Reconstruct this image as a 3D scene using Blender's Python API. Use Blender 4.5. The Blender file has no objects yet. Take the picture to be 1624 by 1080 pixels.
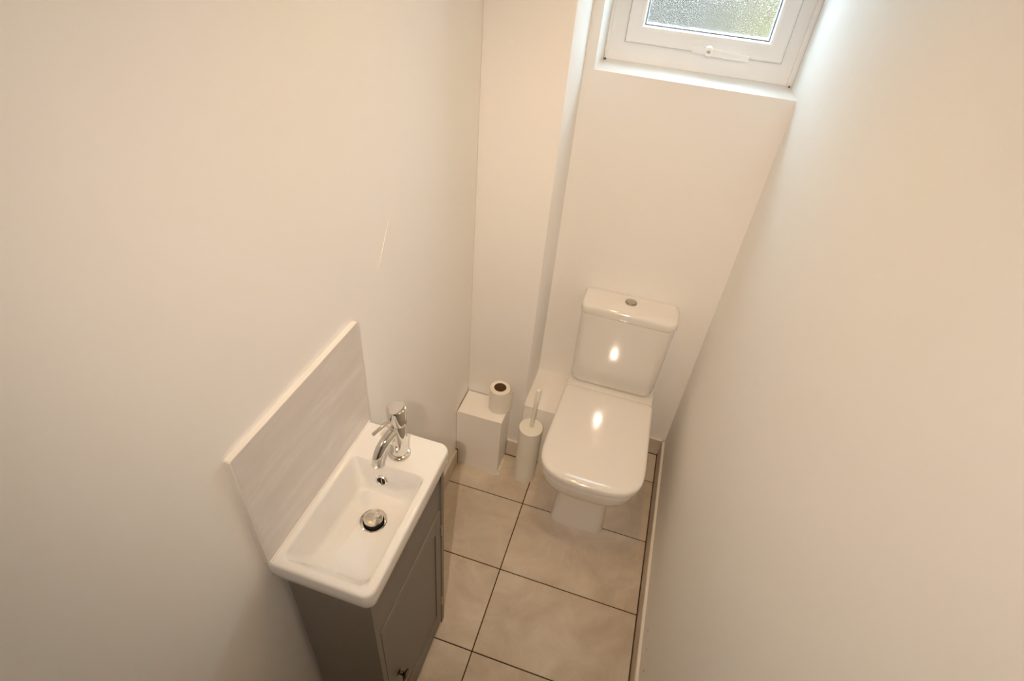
import bpy, bmesh, math, random
from mathutils import Vector, Matrix
random.seed(7)
scene = bpy.context.scene
COL = scene.collection
PI = math.pi

# ------------------------------------------------------------------ camera
F_PX = 864.0
cam_d = bpy.data.cameras.new('camera')
cam_d.sensor_fit = 'HORIZONTAL'; cam_d.sensor_width = 36.0
cam_d.lens = 36.0 * F_PX / 1624.0
cam_d.clip_start = 0.01; cam_d.clip_end = 200
cam = bpy.data.objects.new('camera', cam_d); COL.objects.link(cam)
CAM = Vector((0.1998, -1.3174, 1.9339)); yaw, pitch, roll = 0.2345, -0.6818, 0.1015
fw = Vector((-math.sin(yaw)*math.cos(pitch), math.cos(yaw)*math.cos(pitch), math.sin(pitch)))
rt = Vector((math.cos(yaw), math.sin(yaw), 0)); up = rt.cross(fw)
r2 = rt*math.cos(roll) + up*math.sin(roll); u2 = -rt*math.sin(roll) + up*math.cos(roll)
M = Matrix((r2, u2, -fw)).transposed().to_4x4(); M.translation = CAM
cam.matrix_world = M
scene.camera = cam

# ------------------------------------------------------------------ world, lights, exposure
world = bpy.data.worlds.new('overcast_sky'); scene.world = world; world.use_nodes = True
bg = world.node_tree.nodes['Background']
bg.inputs['Color'].default_value = (0.70, 0.88, 1.0, 1); bg.inputs['Strength'].default_value = 12.3
SPOT_POS = Vector((0.20, -1.70, 2.335)); SPOT_AIM = Vector((0.07, 0.25, 0.75)); SPOT_W = 78.0; SPOT_DEG = 71; SPOT_COLOR = (1.0, 0.79, 0.615)
LAMP_COLOR = (1.0, 0.58, 0.17)                          # 2700 K downlights: (x, y, watts, beam angle)
DOWNLIGHTS = [(0.10, 0.10, 6.3, 98), (0.08, -0.42, 14.0, 109)]
scene.view_settings.view_transform = 'Standard'; scene.view_settings.look = 'None'
scene.view_settings.gamma = 1.0; scene.view_settings.use_curve_mapping = False
scene.view_settings.exposure = 0.04
scene.cycles.use_denoising = True; scene.cycles.sample_clamp_indirect = 0.0; scene.cycles.blur_glossy = 0.0
scene.cycles.max_bounces = 14; scene.cycles.diffuse_bounces = 8; scene.cycles.transmission_bounces = 8

# ------------------------------------------------------------------ materials
def mat(name, color, rough=0.5, metal=0.0, coat=0.0, spec=0.5, build=None):
    m = bpy.data.materials.new(name); m.use_nodes = True
    nt = m.node_tree; b = nt.nodes['Principled BSDF']
    b.inputs['Base Color'].default_value = (*color, 1)
    b.inputs['Roughness'].default_value = rough; b.inputs['Metallic'].default_value = metal
    b.inputs['Coat Weight'].default_value = coat; b.inputs['Coat Roughness'].default_value = 0.04
    b.inputs['Specular IOR Level'].default_value = spec
    if build: build(nt, b)
    return m
def noise(nt, scale, detail=4, rough=0.5, vec=None, dist=0.0):
    n = nt.nodes.new('ShaderNodeTexNoise'); n.inputs['Scale'].default_value = scale
    n.inputs['Detail'].default_value = detail; n.inputs['Roughness'].default_value = rough
    n.inputs['Distortion'].default_value = dist
    if vec is None:
        tc = nt.nodes.new('ShaderNodeTexCoord'); vec = tc.outputs['Object']
    nt.links.new(vec, n.inputs['Vector']); return n
def ramp(nt, fac, stops):
    r = nt.nodes.new('ShaderNodeValToRGB'); e = r.color_ramp.elements
    while len(e) < len(stops): e.new(0.5)
    for k, (p, c) in enumerate(stops): e[k].position = p; e[k].color = (*c, 1)
    nt.links.new(fac, r.inputs['Fac']); return r
def bump(nt, b, h, strength, dist=0.001):
    bp = nt.nodes.new('ShaderNodeBump'); bp.inputs['Strength'].default_value = strength
    bp.inputs['Distance'].default_value = dist
    nt.links.new(h, bp.inputs['Height']); nt.links.new(bp.outputs['Normal'], b.inputs['Normal'])
def paint_nodes(base, dark):
    def f(nt, b):
        n = noise(nt, 2.2, 5, 0.55); r = ramp(nt, n.outputs['Fac'], [(0.3, dark), (0.7, base)])
        nt.links.new(r.outputs['Color'], b.inputs['Base Color'])
        n2 = noise(nt, 420, 3, 0.6); bump(nt, b, n2.outputs['Fac'], 0.12, 0.0006)
    return f
WALL = (0.88, 0.872, 0.855)
M_wall = mat('wall_paint', WALL, 0.62, build=paint_nodes(WALL, (0.868, 0.860, 0.842)), spec=0.3)
M_ceil = mat('ceiling_paint', (0.85, 0.84, 0.81), 0.8, spec=0.2)
M_boxp = mat('box_paint', (0.82, 0.80, 0.775), 0.45, build=paint_nodes((0.89, 0.88, 0.865), (0.875, 0.865, 0.85)))
def tile_nodes(nt, b):
    oi = nt.nodes.new('ShaderNodeObjectInfo'); tc = nt.nodes.new('ShaderNodeTexCoord')
    add = nt.nodes.new('ShaderNodeVectorMath'); add.operation = 'ADD'
    cx = nt.nodes.new('ShaderNodeCombineXYZ')
    mu = nt.nodes.new('ShaderNodeMath'); mu.operation = 'MULTIPLY'; mu.inputs[1].default_value = 37.0
    nt.links.new(oi.outputs['Random'], mu.inputs[0])
    for i in range(3): nt.links.new(mu.outputs[0], cx.inputs[i])
    nt.links.new(tc.outputs['Object'], add.inputs[0]); nt.links.new(cx.outputs[0], add.inputs[1])
    n = noise(nt, 5.5, 8, 0.62, add.outputs[0], 0.6)
    r = ramp(nt, n.outputs['Fac'], [(0.30, (0.49, 0.415, 0.335)), (0.5, (0.605, 0.53, 0.445)), (0.68, (0.70, 0.635, 0.545))])
    n2 = noise(nt, 22, 6, 0.7, add.outputs[0], 1.5)
    r2_ = ramp(nt, n2.outputs['Fac'], [(0.56, (0, 0, 0)), (0.74, (1, 1, 1))])
    mx = nt.nodes.new('ShaderNodeMix'); mx.data_type = 'RGBA'
    sc = nt.nodes.new('ShaderNodeMath'); sc.operation = 'MULTIPLY'; sc.inputs[1].default_value = 0.35
    nt.links.new(r2_.outputs['Color'], sc.inputs[0]); nt.links.new(sc.outputs[0], mx.inputs[0])
    nt.links.new(r.outputs['Color'], mx.inputs[6]); mx.inputs[7].default_value = (0.74, 0.68, 0.59, 1)
    nt.links.new(mx.outputs[2], b.inputs['Base Color'])
    rr = ramp(nt, n.outputs['Fac'], [(0.3, (0.42,)*3), (0.7, (0.55,)*3)])
    nt.links.new(rr.outputs['Color'], b.inputs['Roughness'])
    bump(nt, b, n2.outputs['Fac'], 0.08, 0.0008)
M_tile = mat('stone_tile', (0.45, 0.38, 0.3), 0.5, build=tile_nodes)
def splash_nodes(nt, b):
    tc = nt.nodes.new('ShaderNodeTexCoord'); mp = nt.nodes.new('ShaderNodeMapping')
    mp.inputs['Rotation'].default_value = (0.7, 0, 0); mp.inputs['Scale'].default_value = (1, 1.2, 5)
    nt.links.new(tc.outputs['Object'], mp.inputs['Vector'])
    n = noise(nt, 5, 6, 0.6, mp.outputs['Vector'], 0.8)
    r = ramp(nt, n.outputs['Fac'], [(0.3, (0.66, 0.62, 0.60)), (0.55, (0.715, 0.68, 0.66)), (0.75, (0.79, 0.76, 0.745))])
    nt.links.new(r.outputs['Color'], b.inputs['Base Color'])
M_splash = mat('pale_grey_tile', (0.55, 0.5, 0.47), 0.38, build=splash_nodes)
M_grout = mat('dark_grout', (0.055, 0.036, 0.024), 0.9, build=lambda nt, b: bump(nt, b, noise(nt, 300, 4).outputs['Fac'], 0.4, 0.001))
M_caulk = mat('white_caulk', (0.78, 0.76, 0.72), 0.5, build=lambda nt, b: bump(nt, b, noise(nt, 120, 4).outputs['Fac'], 0.3, 0.001))
def ceramic_nodes(nt, b):
    n = noise(nt, 3, 2); r = ramp(nt, n.outputs['Fac'], [(0.3, (0.785, 0.775, 0.755)), (0.7, (0.80, 0.79, 0.77))])
    nt.links.new(r.outputs['Color'], b.inputs['Base Color'])
M_ceram = mat('white_ceramic', (0.81, 0.795, 0.765), 0.08, coat=0.8, build=ceramic_nodes)
M_basin = mat('basin_ceramic', (0.86, 0.85, 0.83), 0.10, coat=0.6, build=lambda nt, b: nt.links.new(ramp(nt, noise(nt, 3, 2).outputs['Fac'], [(0.3, (0.765, 0.77, 0.765)), (0.7, (0.775, 0.78, 0.775))]).outputs['Color'], b.inputs['Base Color']))
M_seat = mat('seat_plastic', (0.81, 0.79, 0.76), 0.10, coat=0.8, build=ceramic_nodes)
def chrome_nodes(nt, b):
    r = ramp(nt, noise(nt, 40, 3).outputs['Fac'], [(0.3, (0.04,)*3), (0.8, (0.09,)*3)])
    nt.links.new(r.outputs['Color'], b.inputs['Roughness'])
M_chrome = mat('chrome', (0.78, 0.76, 0.73), 0.06, 1.0, build=chrome_nodes)
M_dkmetal = mat('dark_gunmetal', (0.16, 0.14, 0.12), 0.22, 1.0, build=chrome_nodes)
M_satin = mat('satin_metal', (0.52, 0.50, 0.46), 0.32, 1.0, build=lambda nt, b: bump(nt, b, noise(nt, 200, 3).outputs['Fac'], 0.05, 0.0003))
def wood_nodes(nt, b):
    tc = nt.nodes.new('ShaderNodeTexCoord'); mp = nt.nodes.new('ShaderNodeMapping')
    mp.inputs['Scale'].default_value = (40, 40, 4); nt.links.new(tc.outputs['Object'], mp.inputs['Vector'])
    n = noise(nt, 6, 5, 0.6, mp.outputs['Vector'])
    r = ramp(nt, n.outputs['Fac'], [(0.3, (0.172, 0.156, 0.138)), (0.7, (0.19, 0.173, 0.154))])
    nt.links.new(r.outputs['Color'], b.inputs['Base Color']); bump(nt, b, n.outputs['Fac'], 0.06, 0.0005)
M_grey = mat('grey_painted_wood', (0.18, 0.165, 0.146), 0.42, build=wood_nodes)
M_dark = mat('dark_cavity', (0.02, 0.018, 0.016), 0.8, build=lambda nt, b: bump(nt, b, noise(nt, 60, 2).outputs['Fac'], 0.1))
M_upvc = mat('white_upvc', (0.90, 0.90, 0.90), 0.25, coat=0.1, build=lambda nt, b: bump(nt, b, noise(nt, 90, 2).outputs['Fac'], 0.02, 0.0004))
M_gasket = mat('grey_rubber_gasket', (0.10, 0.10, 0.11), 0.6, build=lambda nt, b: bump(nt, b, noise(nt, 200, 2).outputs['Fac'], 0.1))
M_paper = mat('tissue_paper', (0.84, 0.80, 0.74), 0.95, spec=0.1, build=lambda nt, b: bump(nt, b, noise(nt, 240, 4).outputs['Fac'], 0.5, 0.001))
M_card = mat('cardboard', (0.20, 0.11, 0.06), 0.9, build=lambda nt, b: bump(nt, b, noise(nt, 300, 3).outputs['Fac'], 0.3, 0.0006))
M_enamel = mat('cream_enamel', (0.84, 0.83, 0.77), 0.38, build=lambda nt, b: bump(nt, b, noise(nt, 150, 2).outputs['Fac'], 0.03, 0.0004))
M_door = mat('dark_door_wood', (0.12, 0.075, 0.045), 0.4, build=paint_nodes((0.13, 0.08, 0.05), (0.10, 0.065, 0.04)))
M_speck = mat('dark_speck', (0.16, 0.11, 0.07), 0.9, build=lambda nt, b: bump(nt, b, noise(nt, 300, 3).outputs['Fac'], 0.5))
def scuff_nodes(nt, b): bump(nt, b, noise(nt, 400, 3).outputs['Fac'], 0.3)
M_scuff = mat('grey_scuff', (0.36, 0.32, 0.28), 0.8, build=scuff_nodes)
def glass_nodes(nt, b):
    nt.nodes.remove(b); out = nt.nodes['Material Output']
    rf = nt.nodes.new('ShaderNodeBsdfGlass'); rf.inputs['Roughness'].default_value = 0.20
    rf.inputs['IOR'].default_value = 1.25; rf.inputs['Color'].default_value = (0.97, 0.985, 0.98, 1)
    tr = nt.nodes.new('ShaderNodeBsdfTranslucent'); tr.inputs['Color'].default_value = (0.24, 0.20, 0.175, 1)
    tc = nt.nodes.new('ShaderNodeTexCoord')
    n = noise(nt, 330, 2, 0.6, tc.outputs['Object'])
    r = ramp(nt, n.outputs['Fac'], [(0.45, (0.0,)*3), (0.75, (0.45,)*3)])
    bp = nt.nodes.new('ShaderNodeBump'); bp.inputs['Strength'].default_value = 1.0; bp.inputs['Distance'].default_value = 0.0018
    nt.links.new(n.outputs['Fac'], bp.inputs['Height']); nt.links.new(bp.outputs['Normal'], rf.inputs['Normal'])
    mx = nt.nodes.new('ShaderNodeMixShader'); nt.links.new(r.outputs['Color'], mx.inputs[0])
    nt.links.new(rf.outputs[0], mx.inputs[1]); nt.links.new(tr.outputs[0], mx.inputs[2])
    nt.links.new(mx.outputs[0], out.inputs['Surface'])
M_glass = mat('obscured_glass', (1, 1, 1), build=glass_nodes)
def leaf_nodes(nt, b):
    n = noise(nt, 6, 4); r = ramp(nt, n.outputs['Fac'], [(0.3, (0.10, 0.08, 0.02)), (0.7, (0.24, 0.18, 0.05))])
    nt.links.new(r.outputs['Color'], b.inputs['Base Color'])
M_leaf = mat('yellow_green_leaves', (0.3, 0.3, 0.05), 0.7, build=leaf_nodes)
M_bark = mat('bark', (0.10, 0.07, 0.05), 0.9, build=lambda nt, b: bump(nt, b, noise(nt, 40, 4).outputs['Fac'], 0.6, 0.01))
M_render = mat('grey_render', (0.066, 0.054, 0.043), 0.9, build=lambda nt, b: bump(nt, b, noise(nt, 60, 4).outputs['Fac'], 0.4, 0.004))
M_ground = mat('garden_paving', (0.10, 0.10, 0.09), 0.9, build=lambda nt, b: bump(nt, b, noise(nt, 12, 5).outputs['Fac'], 0.4, 0.01))
def lamp_nodes(nt, b):
    nt.nodes.remove(b); e = nt.nodes.new('ShaderNodeEmission'); e.inputs['Color'].default_value = (*LAMP_COLOR, 1)
    e.inputs['Strength'].default_value = 10.0; nt.links.new(e.outputs[0], nt.nodes['Material Output'].inputs['Surface'])
M_lamp = mat('lit_lamp_lens', (1, 1, 1), build=lamp_nodes)

# ------------------------------------------------------------------ helpers
ORG = {}
def obj(name, bm, m, parent=None, origin=None, smooth=35):
    bmesh.ops.recalc_face_normals(bm, faces=bm.faces[:])
    me = bpy.data.meshes.new(name)
    o_ = Vector(ORG[parent.name]) if parent is not None else Vector(origin or (0, 0, 0))
    bmesh.ops.translate(bm, vec=-o_, verts=bm.verts[:])
    bm.to_mesh(me); bm.free()
    me.materials.append(m)
    if smooth:
        for p_ in me.polygons: p_.use_smooth = True
        me.set_sharp_from_angle(angle=math.radians(smooth))
    o = bpy.data.objects.new(name, me); COL.objects.link(o)
    if parent is not None: o.parent = parent
    else: o.location = o_
    ORG[o.name] = tuple(o_)
    return o
def tag(o, label, cat=None, group=None):
    o['label'] = label
    if cat: o['category'] = cat
    if group: o['group'] = group
    return o
def thing(name, loc, label, cat, group=None):
    o = bpy.data.objects.new(name, None); o.empty_display_size = 0.05; COL.objects.link(o); o.location = loc
    ORG[o.name] = tuple(loc); return tag(o, label, cat, group)
def struct(o, label=None):
    o['kind'] = 'structure'
    if label: o['label'] = label
    return o
def box(bm, x0, x1, y0, y1, z0, z1, bev=0.0, seg=2):
    g = bmesh.new(); bmesh.ops.create_cube(g, size=1)
    for v in g.verts:
        v.co = Vector((x0 + (v.co.x+.5)*(x1-x0), y0 + (v.co.y+.5)*(y1-y0), z0 + (v.co.z+.5)*(z1-z0)))
    if bev: bmesh.ops.bevel(g, geom=g.edges[:], offset=bev, segments=seg, profile=0.5, affect='EDGES')
    merge(bm, g); return bm
def merge(bm, g):
    t = bpy.data.meshes.new('t'); g.to_mesh(t); g.free(); bm.from_mesh(t); bpy.data.meshes.remove(t)
def nb(): return bmesh.new()
def bx(*a, **k): return box(nb(), *a, **k)
def loft(bm, loops, cap0=True, cap1=True):
    rows = [[bm.verts.new(p) for p in L] for L in loops]; n = len(rows[0])
    for a, b in zip(rows, rows[1:]):
        for i in range(n):
            j = (i+1) % n; bm.faces.new((a[i], a[j], b[j], b[i]))
    if cap0: bm.faces.new(rows[0][::-1])
    if cap1: bm.faces.new(rows[-1])
    return bm
def rrect(x0, x1, y0, y1, r, z, n=7):
    """rounded rectangle loop, r = one radius or four (x1y1, x0y1, x0y0, x1y0)"""
    if not isinstance(r, (tuple, list)): r = (r,)*4
    out = []
    for (cx, cy, sx, sy, rr, a0) in ((x1, y1, -1, -1, r[0], 0), (x0, y1, 1, -1, r[1], 90), (x0, y0, 1, 1, r[2], 180), (x1, y0, -1, 1, r[3], 270)):
        for k in range(n+1):
            a = math.radians(a0 + 90*k/n)
            out.append(Vector((cx + sx*rr + rr*math.cos(a), cy + sy*rr + rr*math.sin(a), z)))
    return out
def dshape(cx, hw, yb, yf, ys, z, n=3.0, hwb=None, rb=0.02, k=22):
    """toilet outline: straight rear with rounded corners, superellipse front (front is -y)"""
    hwb = hwb or hw; out = []
    for i in range(6):
        a = PI/2*i/5; out.append(Vector((cx+hwb-rb+rb*math.cos(a), yb-rb+rb*math.sin(a), z)))
    for i in range(6):
        a = PI/2+PI/2*i/5; out.append(Vector((cx-hwb+rb+rb*math.cos(a), yb-rb+rb*math.sin(a), z)))
    for i in range(2*k+1):
        a = PI + PI*i/(2*k); c, s = math.cos(a), math.sin(a)
        out.append(Vector((cx + hw*math.copysign(abs(c)**(2/n), c), ys + (ys-yf)*math.copysign(abs(s)**(2/n), s), z)))
    return out
def tube(bm, pts, rad, n=20, caps=True):
    pts = [Vector(p) for p in pts]
    if not isinstance(rad, (list, tuple)): rad = [rad]*len(pts)
    loops = []; prev = None
    for i, p in enumerate(pts):
        t = (pts[min(i+1, len(pts)-1)] - pts[max(i-1, 0)]).normalized()
        a = Vector((1, 0, 0)) if abs(t.x) < .8 else Vector((0, 1, 0))
        if prev is None: s = t.cross(a).normalized()
        else: s = (prev - t*prev.dot(t)).normalized()
        prev = s; w = t.cross(s)
        loops.append([p + (s*math.cos(2*PI*k/n) + w*math.sin(2*PI*k/n))*rad[i] for k in range(n)])
    return loft(bm, loops, caps, caps)
def lathe(bm, c, prof, n=40, cap0=True, cap1=True, axis=None):
    q = Matrix.Identity(3) if axis is None else Vector((0, 0, 1)).rotation_difference(Vector(axis).normalized()).to_matrix()
    c = Vector(c)
    return loft(bm, [[c + q @ Vector((r*math.cos(2*PI*k/n), r*math.sin(2*PI*k/n), z)) for k in range(n)] for r, z in prof], cap0, cap1)

# ------------------------------------------------------------------ room shell
LX, RX, YB, YF, H = -0.3367, 0.5235, 0.4734, -1.95, 2.40
PX, PY = -0.0917, 0.231                                     # projecting wall section beside the alcove
WX0, WX1, WZ0, WZ1, RD = -0.0600, RX, 1.5500, 2.22, 0.1711    # window opening
YW = YB + RD                                                # inner face of the window frame
SK, SKT = 0.093, 0.011
fz = struct(obj('floor', bx(LX-.1, RX+.1, YF-.1, YB+.1, -0.12, -0.0022), M_grout), 'beige stone tiled floor with dark grout lines')
G = 0.0019
xs = [(LX+0.002, -G), (G, RX-SKT-0.0035)]
ys = [YF+0.001] + [-0.3*k for k in range(6, -2, -1)] + [YB-SKT-0.002]
for j in range(len(ys)-1):
    y0, y1 = ys[j] + (G if j else 0), ys[j+1] - (G if j < len(ys)-2 else 0)
    for i, (x0, x1) in enumerate(xs):
        if i == 0: y1_ = min(y1, PY-SKT-0.002)
        else: y1_ = y1
        if y1_ - y0 < .01: continue
        if i == 1 and j == len(ys)-2: x0 = max(x0, G)
        obj('tile', bx(x0, x1, y0, y1_, -0.012, 0.0, bev=0.0009, seg=1), M_tile, fz)
wl = struct(obj('wall_left', bx(LX-.1, LX, YF-.1, YB+.3, -0.12, H), M_wall), 'smooth cream painted left wall')
wr = struct(obj('wall_right', bx(RX, RX+.1, YF-.1, YB+.3, -0.12, H), M_wall), 'smooth cream painted right wall')
b = nb()
box(b, LX, RX, YB, YB+.30, -0.12, WZ0); box(b, LX, RX, YB, YB+.30, WZ1, H); box(b, LX, WX0, YB, YB+.30, WZ0, WZ1)
wb = struct(obj('wall_back', b, M_wall, smooth=0), 'cream painted end wall with window recess above the toilet')
struct(obj('wall_alcove', bx(LX, PX, PY, YB, -0.12, H, bev=0.003), M_wall), 'projecting painted wall section left of the window')
# wall behind the photographer, with a door
b = nb(); DX0, DX1, DZ = -0.25, 0.43, 1.99
box(b, LX-.1, DX0, YF-.1, YF, -0.12, H); box(b, DX1, RX+.1, YF-.1, YF, -0.12, H); box(b, DX0, DX1, YF-.1, YF, DZ, H)
struct(obj('wall_front', b, M_wall, smooth=0), 'painted wall around the doorway facing the window')
dr = struct(obj('door_1', bx(DX0+.002, DX1-.002, YF-.06, YF-.02, 0.005, DZ-.002, bev=.002), M_door), 'dark wooden panelled door')
for z0, z1 in ((0.15, 0.85), (1.0, 1.85)):
    for x0, x1 in ((DX0+.09, 0.06), (0.12, DX1-.09)):
        obj('door_panel', bx(x0, x1, YF-.022, YF-.012, z0, z1, bev=.006), M_door, dr)
b = lathe(nb(), (DX0+.05, YF-.02, 1.0), [(0.024, 0), (0.024, .006), (0.009, .008), (0.009, .04)], axis=(0, 1, 0))
tube(b, [(DX0+.05, YF+.02, 1.0), (DX0+.15, YF+.022, 1.0)], 0.008)
obj('door_handle', b, M_satin, dr)
struct(obj('ceiling', bx(LX-.1, RX+.1, YF-.1, YB+.3, H, H+.1), M_ceil), 'white painted ceiling')
# small plaster ridge left on the left wall
obj('plaster_ridge', tube(nb(), [(LX, -0.340, 1.369), (LX+.0004, -0.355, 1.347), (LX+.0004, -0.385, 1.303), (LX, -0.405, 1.275)], [0.0004, .0008, .0009, .0005], 8), M_wall, wl)
# scuff marks low on the right wall
for y, z, l, h in ((-0.424, 0.168, .004, .010), (-0.489, 0.179, .004, .007), (-0.548, 0.171, .003, .022), (-0.30, .30, .002, .004)):
    obj('scuff_mark', bx(RX-.0007, RX+.001, y-l/2, y+l/2, z-h/2, z+h/2, bev=.0003, seg=1), M_scuff, wr)

# skirting of cut floor tiles
def skirting(name, label, kind, spans, at):
    """kind 'x': runs along y on a side wall; kind 'y': runs along x on an end wall"""
    lo, hi = spans[0][0], spans[-1][1]
    if kind == 'x':
        s = 1 if at < 0 else -1
        mk = lambda a, c, t0, t1, z0, z1, bev=0: bx(min(at+s*t0, at+s*t1), max(at+s*t0, at+s*t1), a, c, z0, z1, bev=bev, seg=1)
    else:
        mk = lambda a, c, t0, t1, z0, z1, bev=0: bx(a, c, at-t1, at-t0, z0, z1, bev=bev, seg=1)
    r = struct(obj(name, mk(lo, hi, 0, SKT*.55, -0.002, SK-.003), M_grout), label)
    for a, c in spans: obj('skirting_tile', mk(a+.0012, c-.0012, SKT*.3, SKT, 0.0025, SK, .0009), M_tile, r)
    obj('caulk_bead', mk(lo, hi, 0, SKT*.85, SK-.004, SK+.0012, .0008), M_caulk, r)
    return r
rs = [YF+.001] + [-0.3*k for k in range(6, -2, -1)] + [YB-SKT]
skirting('baseboard_right', 'low beige tile skirting along the right wall', 'x', list(zip(rs, rs[1:])), RX)
ls = [YF+.001] + [-0.3*k for k in range(6, -1, -1)] + [0.094]
skirting('baseboard_left', 'low beige tile skirting along the left wall', 'x', list(zip(ls, ls[1:])), LX)
skirting('baseboard_back', 'short beige tile skirting right of the toilet', 'y', [(0.20, RX-SKT-.001)], YB)
skirting('baseboard_alcove', 'short beige tile skirting behind the toilet brush', 'y', [(-0.1455, PX+.02)], PY)

# ------------------------------------------------------------------ window
b = nb(); D0, D1 = YW, YW+.06
def frame(bm, x0, x1, z0, z1, w, y0, y1, bev):
    """mitred rectangular frame, bevelled front"""
    o = [(x0, z0), (x1, z0), (x1, z1), (x0, z1)]
    i = [(x0+w, z0+w), (x1-w, z0+w), (x1-w, z1-w), (x0+w, z1-w)]
    sgn = [(1, 1), (-1, 1), (-1, -1), (1, -1)]
    def ring(pts, d, y): return [(p[0]+d*s[0], y, p[1]+d*s[1]) for p, s in zip(pts, sgn)]
    prof = [ring(o, 0, y1), ring(o, 0, y0+bev*.4), ring(o, bev*.4, y0), ring(i, -bev, y0), ring(i, -bev*.3, y0+bev*.3), ring(i, 0, y0+bev), ring(i, 0, y1)]
    rows = [[bm.verts.new(p) for p in R] for R in prof]
    for a, c in zip(rows, rows[1:] + rows[:1]):
        for k in range(4):
            m_ = (k+1) % 4; bm.faces.new((a[k], a[m_], c[m_], c[k]))
    return bm
win = struct(obj('window_1', frame(nb(), WX0, WX1, WZ0, WZ1, .062, D0, D1, .006), M_upvc, smooth=20), 'white plastic framed window with obscured glass')
sash = obj('sash', frame(nb(), -0.0010, 0.4700, 1.6085, WZ1-.0585, .0500, YW-.014, YW+.05, .012), M_upvc, win, smooth=20)
GX0, GX1, GZ0, GZ1 = 0.0490, 0.4200, 1.6585, WZ1-.1085
obj('gasket', frame(nb(), GX0-.001, GX1+.001, GZ0-.001, GZ1+.001, .0035, YW+.0085, YW+.0165, .0005), M_gasket, sash, smooth=0)
obj('pane', bx(GX0, GX1, YW+.010, YW+.016, GZ0, GZ1), M_glass, sash, smooth=0)
obj('sash_seal', frame(nb(), -0.0028, 0.4718, 1.6067, WZ1-.0567, .003, YW-.002, YW+.004, .0005), M_gasket, win, smooth=0)
# cover beads at the two sides
obj('side_bead', bx(WX1-.016, WX1, YW-.012, YW+.01, WZ0, WZ1, bev=.003), M_upvc, win)
obj('side_bead', bx(WX0, WX0+.010, YW-.008, YW+.01, WZ0, WZ1, bev=.003), M_upvc, win)
for x, dx in ((WX0+.006, .008), (WX1-.008, .006)):
    obj('dark_speck', bx(x-dx/2, x+dx/2, YW-.017, YW-.009, WZ0-.001, WZ0+.005, bev=.0015, seg=1), M_speck, win)  # small dark brown specks at the lower corners of the frame
# espagnolette handle: flat back plate, boss with key button, blade lever
hx, hz, hy = 0.2560, 1.6185, YW-.014
b = nb(); loft(b, [[Vector((p.x, hy-d, p.y)) for p in rrect(hx-.050, hx+.012, hz-.012, hz+.010, .008, 0)] for d in (0, .006, .009)])
hnd = obj('handle', b, M_upvc, win)
obj('boss', lathe(nb(), (hx, hy-.006, hz), [(.0135, 0), (.0135, .018), (.0120, .022), (.008, .023)], axis=(0, -1, 0)), M_upvc, hnd)
obj('lock_button', lathe(nb(), (hx, hy-.0275, hz), [(.0048, 0), (.0048, .0035), (.0038, .004)], axis=(0, -1, 0)), M_satin, hnd)
b = nb()
loft(b, [[Vector((x, hy-.020+dy-e*.0035*abs(math.sin(t*PI)), hz+dz+(-.001-.004*t))) for dy, dz in ((-.004, -.0105*w), (-.006, .0), (-.004, .0105*w), (.004, .0095*w), (.004, -.0095*w))]
         for x, t, w, e in [(hx+.008+.110*t, t, 0.95-.15*t, 1) for t in [k/8 for k in range(9)]]])
obj('lever', b, M_upvc, hnd)
# outside the window: paving, a rendered wall and a shrub
struct(obj('ground_outside', bx(-5, 6, YB+.31, 9, -0.3, -0.1), M_ground), 'grey garden paving outside the window')
struct(obj('wall_outside', bx(-3.0, 4.0, 3.6, 3.8, -0.1, 2.05), M_render), 'grey garden wall seen blurred behind the obscured glass')
sh = thing('garden_shrub', (0.95, 2.6, -0.1), 'yellow-green shrub blurred behind the obscured window glass', 'shrub')
b = nb(); tube(b, [(.95, 2.6, -0.1), (.94, 2.62, .4), (.98, 2.6, .9)], [.04, .03, .02], 8); obj('stem', b, M_bark, sh)
b = nb()
for k in range(900):
    a, e, r = random.uniform(0, 2*PI), random.uniform(-1, 1), random.random()**.4
    s = math.sqrt(1-e*e); c = Vector((.95+.60*r*s*math.cos(a), 2.6+.5*r*s*math.sin(a), .95+.90*r*e))
    d = Vector((random.gauss(0, 1), random.gauss(0, 1), random.gauss(0, 1))).normalized(); w = d.orthogonal().normalized()
    L_ = .07; b.faces.new([b.verts.new(c-d*L_), b.verts.new(c+w*L_*.45), b.verts.new(c+d*L_), b.verts.new(c-w*L_*.45)])
f_ = obj('foliage', b, M_leaf, sh, smooth=0); f_['kind'] = 'stuff'

# ------------------------------------------------------------------ recessed downlights (above the frame)
for k, (x, y, w, deg) in enumerate(DOWNLIGHTS):
    lp = thing('ceiling_downlight', (x, y, H), ['round recessed downlight in the ceiling nearest the window', 'round recessed downlight in the ceiling above the basin'][k], 'downlight', 'recessed ceiling downlights')
    obj('bezel', lathe(nb(), (x, y, H), [(.026, -.001), (.030, -.006), (.040, -.005), (.043, 0)], cap0=False, cap1=False), M_upvc, lp)
    obj('lens', lathe(nb(), (x, y, H), [(.0262, -.0008), (.0262, -.0025), (.024, -.003)]), M_lamp, lp)
    q = bpy.data.lights.new('downlight_beam', 'SPOT'); q.energy = w; q.color = LAMP_COLOR
    q.spot_size = math.radians(deg); q.spot_blend = 1.0; q.shadow_soft_size = 0.03
    qo = bpy.data.objects.new('downlight_beam', q); COL.objects.link(qo); qo.parent = lp; qo.location = (0, 0, -.010)

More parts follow.
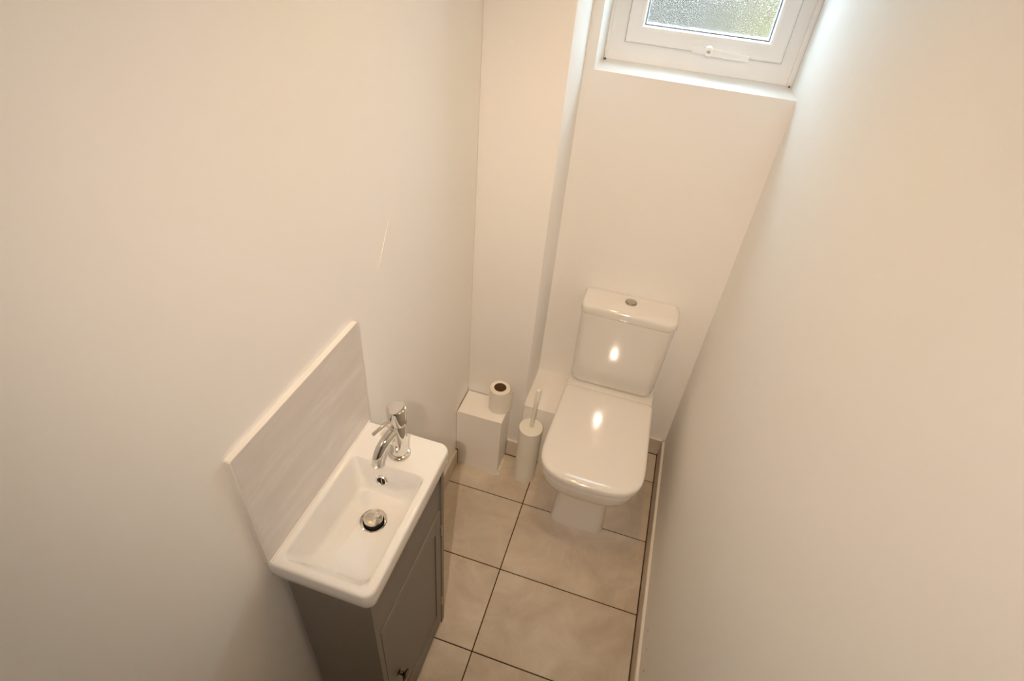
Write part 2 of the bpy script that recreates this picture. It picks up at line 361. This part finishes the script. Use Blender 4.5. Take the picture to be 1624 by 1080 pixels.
# adjustable ceiling spotlight behind the photographer, aimed at the window end
sd = (SPOT_AIM - SPOT_POS).normalized()
lp = thing('ceiling_spotlight', (SPOT_POS.x, SPOT_POS.y, H), 'white adjustable spotlight on the ceiling by the door', 'spotlight')
obj('mount', lathe(nb(), (SPOT_POS.x, SPOT_POS.y, H), [(.035, 0), (.035, -.014), (.010, -.018), (.008, -.04)]), M_upvc, lp)
obj('head', lathe(nb(), SPOT_POS, [(.026, -.035), (.029, -.03), (.031, .012), (.028, .014), (.027, .0)], axis=sd, cap1=False), M_upvc, lp)
obj('lens', lathe(nb(), SPOT_POS, [(.0265, 0), (.0265, .002), (.024, .003)], axis=sd), M_lamp, lp)
q = bpy.data.lights.new('spotlight_beam', 'SPOT'); q.energy = SPOT_W; q.color = SPOT_COLOR
q.spot_size = math.radians(SPOT_DEG); q.spot_blend = 1.0; q.shadow_soft_size = 0.016
qo = bpy.data.objects.new('spotlight_beam', q); COL.objects.link(qo); qo.parent = lp
qo.location = SPOT_POS + sd*.016 - Vector((SPOT_POS.x, SPOT_POS.y, H)); qo.rotation_euler = sd.to_track_quat('-Z', 'Y').to_euler()

# ------------------------------------------------------------------ pipe boxes
pb = thing('pipe_box', ((LX-.147)/2, .166, 0), 'square white pipe box in the left corner with toilet roll on top', 'box')
obj('front_panel', bx(LX+.0015, -.1475, .101, .110, 0, .3195, bev=.0008, seg=1), M_boxp, pb)
obj('side_panel', bx(-.1565, -.1475, .110, PY-.0005, 0, .3195, bev=.0008, seg=1), M_boxp, pb)
obj('top_panel', bx(LX+.0042, -.1465, .0998, PY-.0042, .3195, .3249, bev=.0008, seg=1), M_boxp, pb)
obj('gap_shade', bx(LX, LX+.0095, .0955, .1008, .002, .091), M_grout, pb)  # dark strip painted in for the shade of the open slit by the skirting
pth = [(-.1445 + .004*math.sin(k*2.1), .098 + .008*k, .0015) for k in range(12)]      # smeared caulk at the foot of the box
obj('caulk_smear', tube(nb(), pth, [.002 + .0055*abs(math.sin(k*1.3+.4)) for k in range(12)], 8), M_caulk, pb)
obj('caulk_smear', tube(nb(), [(-.195+.006*k, .0975+.0012*math.sin(k), .0008) for k in range(9)], [.0012+.001*abs(math.sin(k*1.7)) for k in range(9)], 8), M_caulk, pb)
obj('caulk_smear', tube(nb(), [(LX+.022, .094, .001), (LX+.035, .093, .001), (LX+.05, .097, .001)], [.002, .0025, .001], 8), M_caulk, pb)
lb = thing('ledge_box', (-.02, .35, 0), 'low white boxed ledge between toilet and wall, behind the brush', 'box')
obj('casing', bx(PX+.0005, .046, PY, YB-.0005, 0.0, .3175, bev=.0012), M_boxp, lb)
obj('top_panel', bx(PX+.0005, .0465, PY-.0008, YB-.0005, .3175, .3228, bev=.0012), M_boxp, lb)
obj('caulk_bead', tube(nb(), [(PX+.002, PY, .3228), (PX+.002, YB, .3228)], .0022, 8), M_boxp, lb)

# ------------------------------------------------------------------ toilet roll
rc = Vector((-.1855, .179, .3250)); RR, RI, RH = .0405, .0245, .114
tr = thing('toilet_roll', rc, 'part used white toilet roll standing on the corner box', 'toilet roll')
b = nb(); n = 48
prof = [(RI, 0), (RR-.003, 0), (RR, .003), (RR, RH-.004), (RR-.004, RH), (RI+.002, RH), (RI, RH-.001)]
rows = [[b.verts.new(rc + Vector((r*math.cos(2*PI*k/n), r*math.sin(2*PI*k/n), z))) for k in range(n)] for r, z in prof]
for A, B_ in zip(rows, rows[1:]+rows[:1]):
    for k in range(n): b.faces.new((A[k], A[(k+1) % n], B_[(k+1) % n], B_[k]))
obj('paper', b, M_paper, tr)
b = nb()
rows = [[b.verts.new(rc + Vector((r*math.cos(2*PI*k/n), r*math.sin(2*PI*k/n), z))) for k in range(n)] for r, z in ((RI-.0002, .001), (RI-.0002, RH-.001), (RI-.0022, RH-.001), (RI-.0022, .001))]
for A, B_ in zip(rows, rows[1:]+rows[:1]):
    for k in range(n): b.faces.new((A[k], A[(k+1) % n], B_[(k+1) % n], B_[k]))
obj('core', b, M_card, tr)
b = nb(); rows = []                                         # loose end of the sheet
for k in range(10):
    a = math.radians(-70 + 9*k); rr = RR + .0008 + .009*((k)/9)**2
    rows.append([b.verts.new(rc + Vector((r_*math.cos(a), r_*math.sin(a), z))) for r_, z in ((rr, .004), (rr, RH-.012), (rr+.0008, RH-.012), (rr+.0008, .004))])
for A, B_ in zip(rows, rows[1:]):
    for k in range(4): b.faces.new((A[k], A[(k+1) % 4], B_[(k+1) % 4], B_[k]))
b.faces.new(rows[0]); b.faces.new(rows[-1][::-1])
obj('loose_sheet', b, M_paper, tr)

# ------------------------------------------------------------------ toilet brush
bc = Vector((-.0345, .139, 0))
tb = thing('toilet_brush', bc, 'cream toilet brush in a tall round holder beside the toilet', 'toilet brush')
obj('holder', lathe(nb(), bc, [(.0435, 0), (.0450, .002), (.0462, .30), (.0455, .301), (.0440, .300)]), M_enamel, tb)
obj('lid', lathe(nb(), bc, [(.0466, .298), (.0478, .2995), (.0478, .3075), (.0455, .3095), (.02, .3105), (.0105, .311)]), M_enamel, tb)
h0, h1 = bc + Vector((.0005, .002, .305)), bc + Vector((.0065, .004, .512))
obj('handle', tube(nb(), [h0, h0.lerp(h1, .5), h0.lerp(h1, .985), h1], [.0088, .0088, .0088, .0070], 20), M_enamel, tb)

# ------------------------------------------------------------------ toilet
TX = .2275
tl = thing('toilet', (TX, .2, 0), 'white close-coupled toilet with its lid down under the window', 'toilet')
pan_sections = [  # hw, rear y, front y, ys, z, n, rb
    (.1075, .40, -.0385, .03, 0.000, 4.5), (.1085, .40, -.0390, .03, 0.006, 4.5), (.1030, .40, -.0345, .03, 0.030, 4.5),
    (.0990, .40, -.0330, .03, 0.120, 4.2), (.0985, .40, -.0345, .03, 0.200, 4.0), (.1010, .40, -.0400, .02, 0.228, 3.8),
    (.1110, .41, -.0600, .01, 0.250, 3.4), (.1300, .42, -.0920, -.005, 0.272, 3.2), (.1490, .43, -.1190, -.015, 0.297, 3.1),
    (.1630, .43, -.1380, -.02, 0.325, 3.0), (.1720, .44, -.1500, -.02, 0.355, 3.0), (.1760, .45, -.1555, -.02, 0.385, 3.0),
    (.1765, .45, -.1560, -.02, 0.396, 3.0), (.1735, .447, -.1530, -.02, 0.400, 3.0)]
obj('pan', loft(nb(), [dshape(TX, a, r, f, s, z, n_, rb=.03) for a, r, f, s, z, n_ in pan_sections]), M_ceram, tl, smooth=50)
b = nb()                                                    # rear platform that carries the cistern
loft(b, [rrect(TX-w, TX+w, .285, YB-.004, .018, z) for w, z in ((.150, .25), (.172, .33), (.1765, .390), (.1765, .402), (.1735, .406))])
obj('platform', b, M_ceram, tl)
def lidsec(e, z, ex=0): return dshape(TX+.0015, .1835-e, .303-e*.6, -.1665+e, -.020, z, 3.0, hwb=.1765-e, rb=.020)
obj('seat', loft(nb(), [lidsec(.017, .4000), lidsec(.016, .402), lidsec(.016, .410), lidsec(.018, .4125)]), M_seat, tl, smooth=50)
obj('seat_lid', loft(nb(), [lidsec(.005, .4115), lidsec(.001, .4122), lidsec(0, .415), lidsec(.0003, .431), lidsec(.0022, .4365), lidsec(.006, .4395), lidsec(.012, .441), lidsec(.05, .4418), lidsec(.12, .442)]), M_seat, tl, smooth=50)
for x in (TX-.085, TX+.085):
    obj('hinge', tube(nb(), [(x-.022, .302, .412), (x+.022, .302, .412)], .0085, 16), M_seat, tl)
CX = .2250
cs = [(.150, .3720, .410, .035), (.160, .3655, .414, .035), (.1665, .3615, .426, .035), (.1685, .3590, .46, .032), (.1720, .3506, .62, .028), (.1735, .3433, .7605, .028), (.1700, .3470, .7622, .028)]
cis = obj('cistern', loft(nb(), [rrect(CX-w, CX+w, y, YB-.006, (.008, .008, r, r), z) for w, y, z, r in cs]), M_ceram, tl, smooth=50)
cl = [(.1700, .3470, .7650), (.1765, .3428, .7652), (.1782, .3415, .769), (.1782, .3425, .786), (.1772, .3450, .7930), (.1740, .3500, .7980), (.1690, .357, .8005)]
lid = obj('cistern_lid', loft(nb(), [rrect(CX-w, CX+w, y, YB-.004, (.016, .016, .034, .034), z) for w, y, z in cl]), M_ceram, tl, smooth=50)
btn = obj('flush_button', lathe(nb(), (.2222, .424, .8000), [(.0225, 0), (.0225, .0030), (.0205, .0042), (.0180, .0030), (.0175, .0018)]), M_satin, lid)
for s in (-1, 1):                                           # the two halves of the dual flush
    b = nb(); pr = [(.0165*math.cos(a)*s + .0011*s, .0165*math.sin(a)) for a in [math.radians(-86+172*k/12) for k in range(13)]]
    loft(b, [[Vector((.2222+x*q, .424+y*q, z)) for x, y in pr] for q, z in ((1, .8015), (1, .8048), (.9, .8056))])
    obj('button_half', b, M_satin, lid)
b = nb(); box(b, .209, .223, .3418, .3450, .7610, .7650, bev=.0006, seg=1)
obj('drip_mark', b, M_caulk, cis)

# ------------------------------------------------------------------ vanity cabinet
VX0, VX1, VY0, VY1, VZ = LX+.002, -.1285, -.9000, -.5310, .858
vc = thing('vanity_cabinet', (-.23, -.715, 0), 'narrow grey vanity cabinet with one shaker door under the basin', 'cabinet')
T = .016
def side(y0, y1):
    # side panel with a bracket foot cut-out
    prof = [(VX0+.02, 0), (VX0+.045, 0), (VX0+.06, .04), (VX1-.06, .04), (VX1-.04, 0), (VX1, 0), (VX1, VZ), (VX0+.02, VZ)]
    b = nb(); loft(b, [[Vector((x, y, z)) for x, z in prof] for y in (y0, y1)]); return b
obj('side_panel', side(VY0, VY0+T), M_grey, vc, smooth=0)
obj('side_panel', side(VY1-T, VY1), M_grey, vc, smooth=0)
obj('back_panel', bx(VX0, VX0+.008, VY0+T, VY1-T, .04, .78), M_grey, vc)
obj('bottom_panel', bx(VX0+.008, VX1-.022, VY0+T, VY1-T, .045, .060), M_grey, vc)
obj('fascia', bx(VX1-.020, VX1-.004, VY0+T, VY1-T, .672, VZ, bev=.0008, seg=1), M_grey, vc)
obj('kick_rail', bx(VX1-.034, VX1-.018, VY0+T, VY1-T, .012, .045, bev=.001, seg=1), M_grey, vc)
DY0, DY1, DZ0, DZ1, DXo = VY0+T+.0040, VY1-T-.0040, .028, .668, VX1-.0008
PYa, PYb, PZa, PZb = -.8110, -.5840, .1220, .6010
b = nb()                                                    # shaker door: stiles, rails and a recessed panel in one piece
box(b, DXo-.018, DXo, DY0, PYa, DZ0, DZ1, bev=.0010, seg=1); box(b, DXo-.018, DXo, PYb, DY1, DZ0, DZ1, bev=.0010, seg=1)
box(b, DXo-.018, DXo-.0002, PYa-.0005, PYb+.0005, DZ0, PZa, bev=.0008, seg=1); box(b, DXo-.018, DXo-.0002, PYa-.0005, PYb+.0005, PZb, DZ1, bev=.0008, seg=1)
door = obj('door', b, M_grey, vc, smooth=20)
obj('door_panel', bx(DXo-.014, DXo-.0030, PYa+.0016, PYb-.0016, PZa-.002, PZb+.002), M_grey, door)
obj('knob', lathe(nb(), (DXo-.001, -.8330, .332), [(.0105, 0), (.0105, .002), (.0055, .004), (.0050, .013), (.009, .016), (.0145, .019), (.0155, .0225), (.0135, .026), (.006, .0275)], 28, axis=(1, 0, 0)), M_dkmetal, door)
for z in (.570, .160):
    obj('hinge', tube(nb(), [(DXo+.0012, DY1+.0020, z-.022), (DXo+.0012, DY1+.0020, z+.022)], .0028, 12), M_satin, door)

# ------------------------------------------------------------------ basin
RZ = .9124
bs = thing('basin', (-.225, -.72, .858), 'white rectangular ceramic basin set on the grey vanity cabinet', 'basin')
BX0, BX1, BY0, BY1 = LX+.001, -.1120, -.9175, -.5265
def ol(e, z, r): return rrect(BX0+min(e, .004), BX1-e, BY0+e, BY1-e*.8, (r, .004, .008, r), z)
loops = [ol(.010, .8585, .018), ol(.0035, .8600, .021), ol(.0012, .866, .022), ol(0, .885, .023), ol(0, .9040, .023),
         ol(.0006, .9080, .023), ol(.0022, .9108, .022), ol(.0050, .9121, .020), ol(.0080, RZ, .018)]
IX0, IX1, IY0, IY1 = -.3125, -.1325, -.9005, -.6330           # mouth of the bowl
FX0, FX1, FY0, FY1 = -.2870, -.1530, -.8600, -.6500           # floor of the bowl
def il(t, z, r, d=0): 
    q = lambda a, c: a+(c-a)*t
    return rrect(q(IX0, FX0)+d, q(IX1, FX1)-d, q(IY0, FY0)+d, q(IY1, FY1)-d, r, z)
loops += [il(-.25, RZ-.0001, .012), il(-.08, RZ-.0008, .013), il(.02, RZ-.0035, .014), il(.10, RZ-.009, .015), il(.45, RZ-.045, .018), il(.80, RZ-.076, .022),
          il(.92, RZ-.0850, .024), il(1.0, RZ-.0895, .024, .004), il(1.0, RZ-.0920, .022, .014), il(1.0, RZ-.0932, .016, .035)]
dc = Vector((-.2215, -.717, 0))
def circ(r, z):                                              # matches the rrect vertex order
    L_ = []
    for a0 in (0, 90, 180, 270):
        for k in range(8): L_.append(Vector((dc.x+r*math.cos(math.radians(a0+90*k/7)), dc.y+r*math.sin(math.radians(a0+90*k/7)), z)))
    return L_
loops += [circ(.033, RZ-.0945), circ(.024, RZ-.0955), circ(.0235, RZ-.110)]
under = [rrect(FX0-.008, FX1+.008, FY0-.008, FY1+.008, .02, .800), rrect(FX0-.014, FX1+.014, FY0-.014, FY1+.014, .024, .812), rrect(IX0-.006, IX1+.006, IY0-.006, IY1+.006, .024, .8580)]
for L_ in loops[11:]:                                        # the floor ramps up towards the near end
    for v in L_: v.z += 0.022*min(1.0, max(0.0, (-.758 - v.y)/.10))**1.3*min(1.0, max(0.0, (RZ - v.z)/.09))
obj('bowl', loft(nb(), under + loops), M_basin, bs, smooth=40)
# waste: flange ring, dark throat, domed plug
z = RZ-.0950
w_ = obj('waste', lathe(nb(), (dc.x, dc.y, z), [(.0305, -.001), (.0305, .0012), (.0290, .0024), (.0235, .0012), (.0205, -.003), (.0205, -.010)], cap0=False), M_chrome, bs)
obj('throat', lathe(nb(), (dc.x, dc.y, z), [(.0200, -.008), (.0180, .0005), (.0165, .0065)]), M_dark, w_)
obj('plug', lathe(nb(), (dc.x, dc.y, z), [(.0165, .0062), (.0212, .0070), (.0217, .0095), (.0200, .0116), (.012, .0132), (.004, .0137)]), M_chrome, w_)
# overflow on the far wall of the bowl
ax = Vector((0, -1, .18)).normalized(); oc = Vector((-.2360, -.6435, .8650))
ov = obj('overflow', lathe(nb(), oc, [(.0150, -.004), (.0150, .0012), (.0134, .0030), (.0105, .0024), (.0096, 0), (.0096, -.004)], 28, cap0=False, cap1=False, axis=ax), M_chrome, bs)
obj('overflow_hole', lathe(nb(), oc, [(.0098, -.003), (.0098, -.0005)], 24, axis=ax), M_dark, ov)
b = nb(); q = ax.orthogonal().normalized()
tube(b, [oc+Vector((0, -.0004, -.0092)), oc+Vector((0, -.0004, .0092))], .0012, 8); obj('overflow_bar', b, M_chrome, ov)

# ------------------------------------------------------------------ tap
tc = Vector((-.2140, -.5905, RZ))
tp = thing('tap', tc, 'chrome single-lever mixer tap standing on the white basin', 'tap')
obj('base_ring', lathe(nb(), tc, [(.0262, 0), (.0262, .004), (.0245, .0065), (.0205, .0085)]), M_chrome, tp)
obj('body', lathe(nb(), tc, [(.0200, .006), (.0198, .04), (.0196, .104), (.0188, .106)]), M_chrome, tp)
obj('cartridge_cap', lathe(nb(), tc, [(.0188, .1065), (.0212, .1075), (.0215, .110), (.0215, .150), (.0205, .1525), (.0185, .1535), (.010, .1538)]), M_chrome, tp)
d = Vector((-.020, -.066, 0)).normalized()
sp = [(0.008, .088), (.020, .0860), (.032, .0815), (.044, .0745), (.054, .066), (.062, .055), (.067, .043), (.069, .030)]
sp2 = []
for k in range(len(sp)-1):
    for t in (0, .5): sp2.append((sp[k][0]*(1-t)+sp[k+1][0]*t, sp[k][1]*(1-t)+sp[k+1][1]*t))
sp2.append(sp[-1])
so = obj('spout', tube(nb(), [tc + d*s + Vector((0, 0, h)) for s, h in sp2], .0122, 24), M_chrome, tp, smooth=50)
e0, e1 = tc + d*.0686 + Vector((0, 0, .032)), tc + d*.0693 + Vector((0, 0, .027))
obj('aerator', tube(nb(), [e0, e1], [.0126, .0123], 24), M_chrome, so)
ld = Vector((-.34, -.94, 0)).normalized()
obj('lever', tube(nb(), [tc + ld*.018 + Vector((0, 0, .128)), tc + ld*.040 + Vector((0, 0, .1265)), tc + ld*.068 + Vector((0, 0, .124)), tc + ld*.0695 + Vector((0, 0, .1238))], [.0042, .0042, .0040, .0030], 16), M_chrome, tp)

# ------------------------------------------------------------------ splashback
sbk = thing('splashback', (LX, -.72, RZ), 'pale grey marbled tile splashback on the wall behind the basin', 'splashback')
obj('tile', bx(LX+.0005, LX+.0112, BY0+.001, BY1+.0005, RZ+.0012, 1.2165, bev=.0008, seg=1), M_splash, sbk)
obj('top_trim', bx(LX, LX+.0120, BY0, BY1, 1.2165, 1.2190, bev=.0008, seg=1), M_caulk, sbk)
obj('edge_trim', bx(LX, LX+.0116, BY0-.0012, BY0+.001, RZ+.0012, 1.2165), M_caulk, sbk)
obj('caulk_bead', tube(nb(), [(LX+.0115, BY0+.002, RZ+.001), (LX+.0115, BY1, RZ+.001)], .0022, 8), M_caulk, sbk)
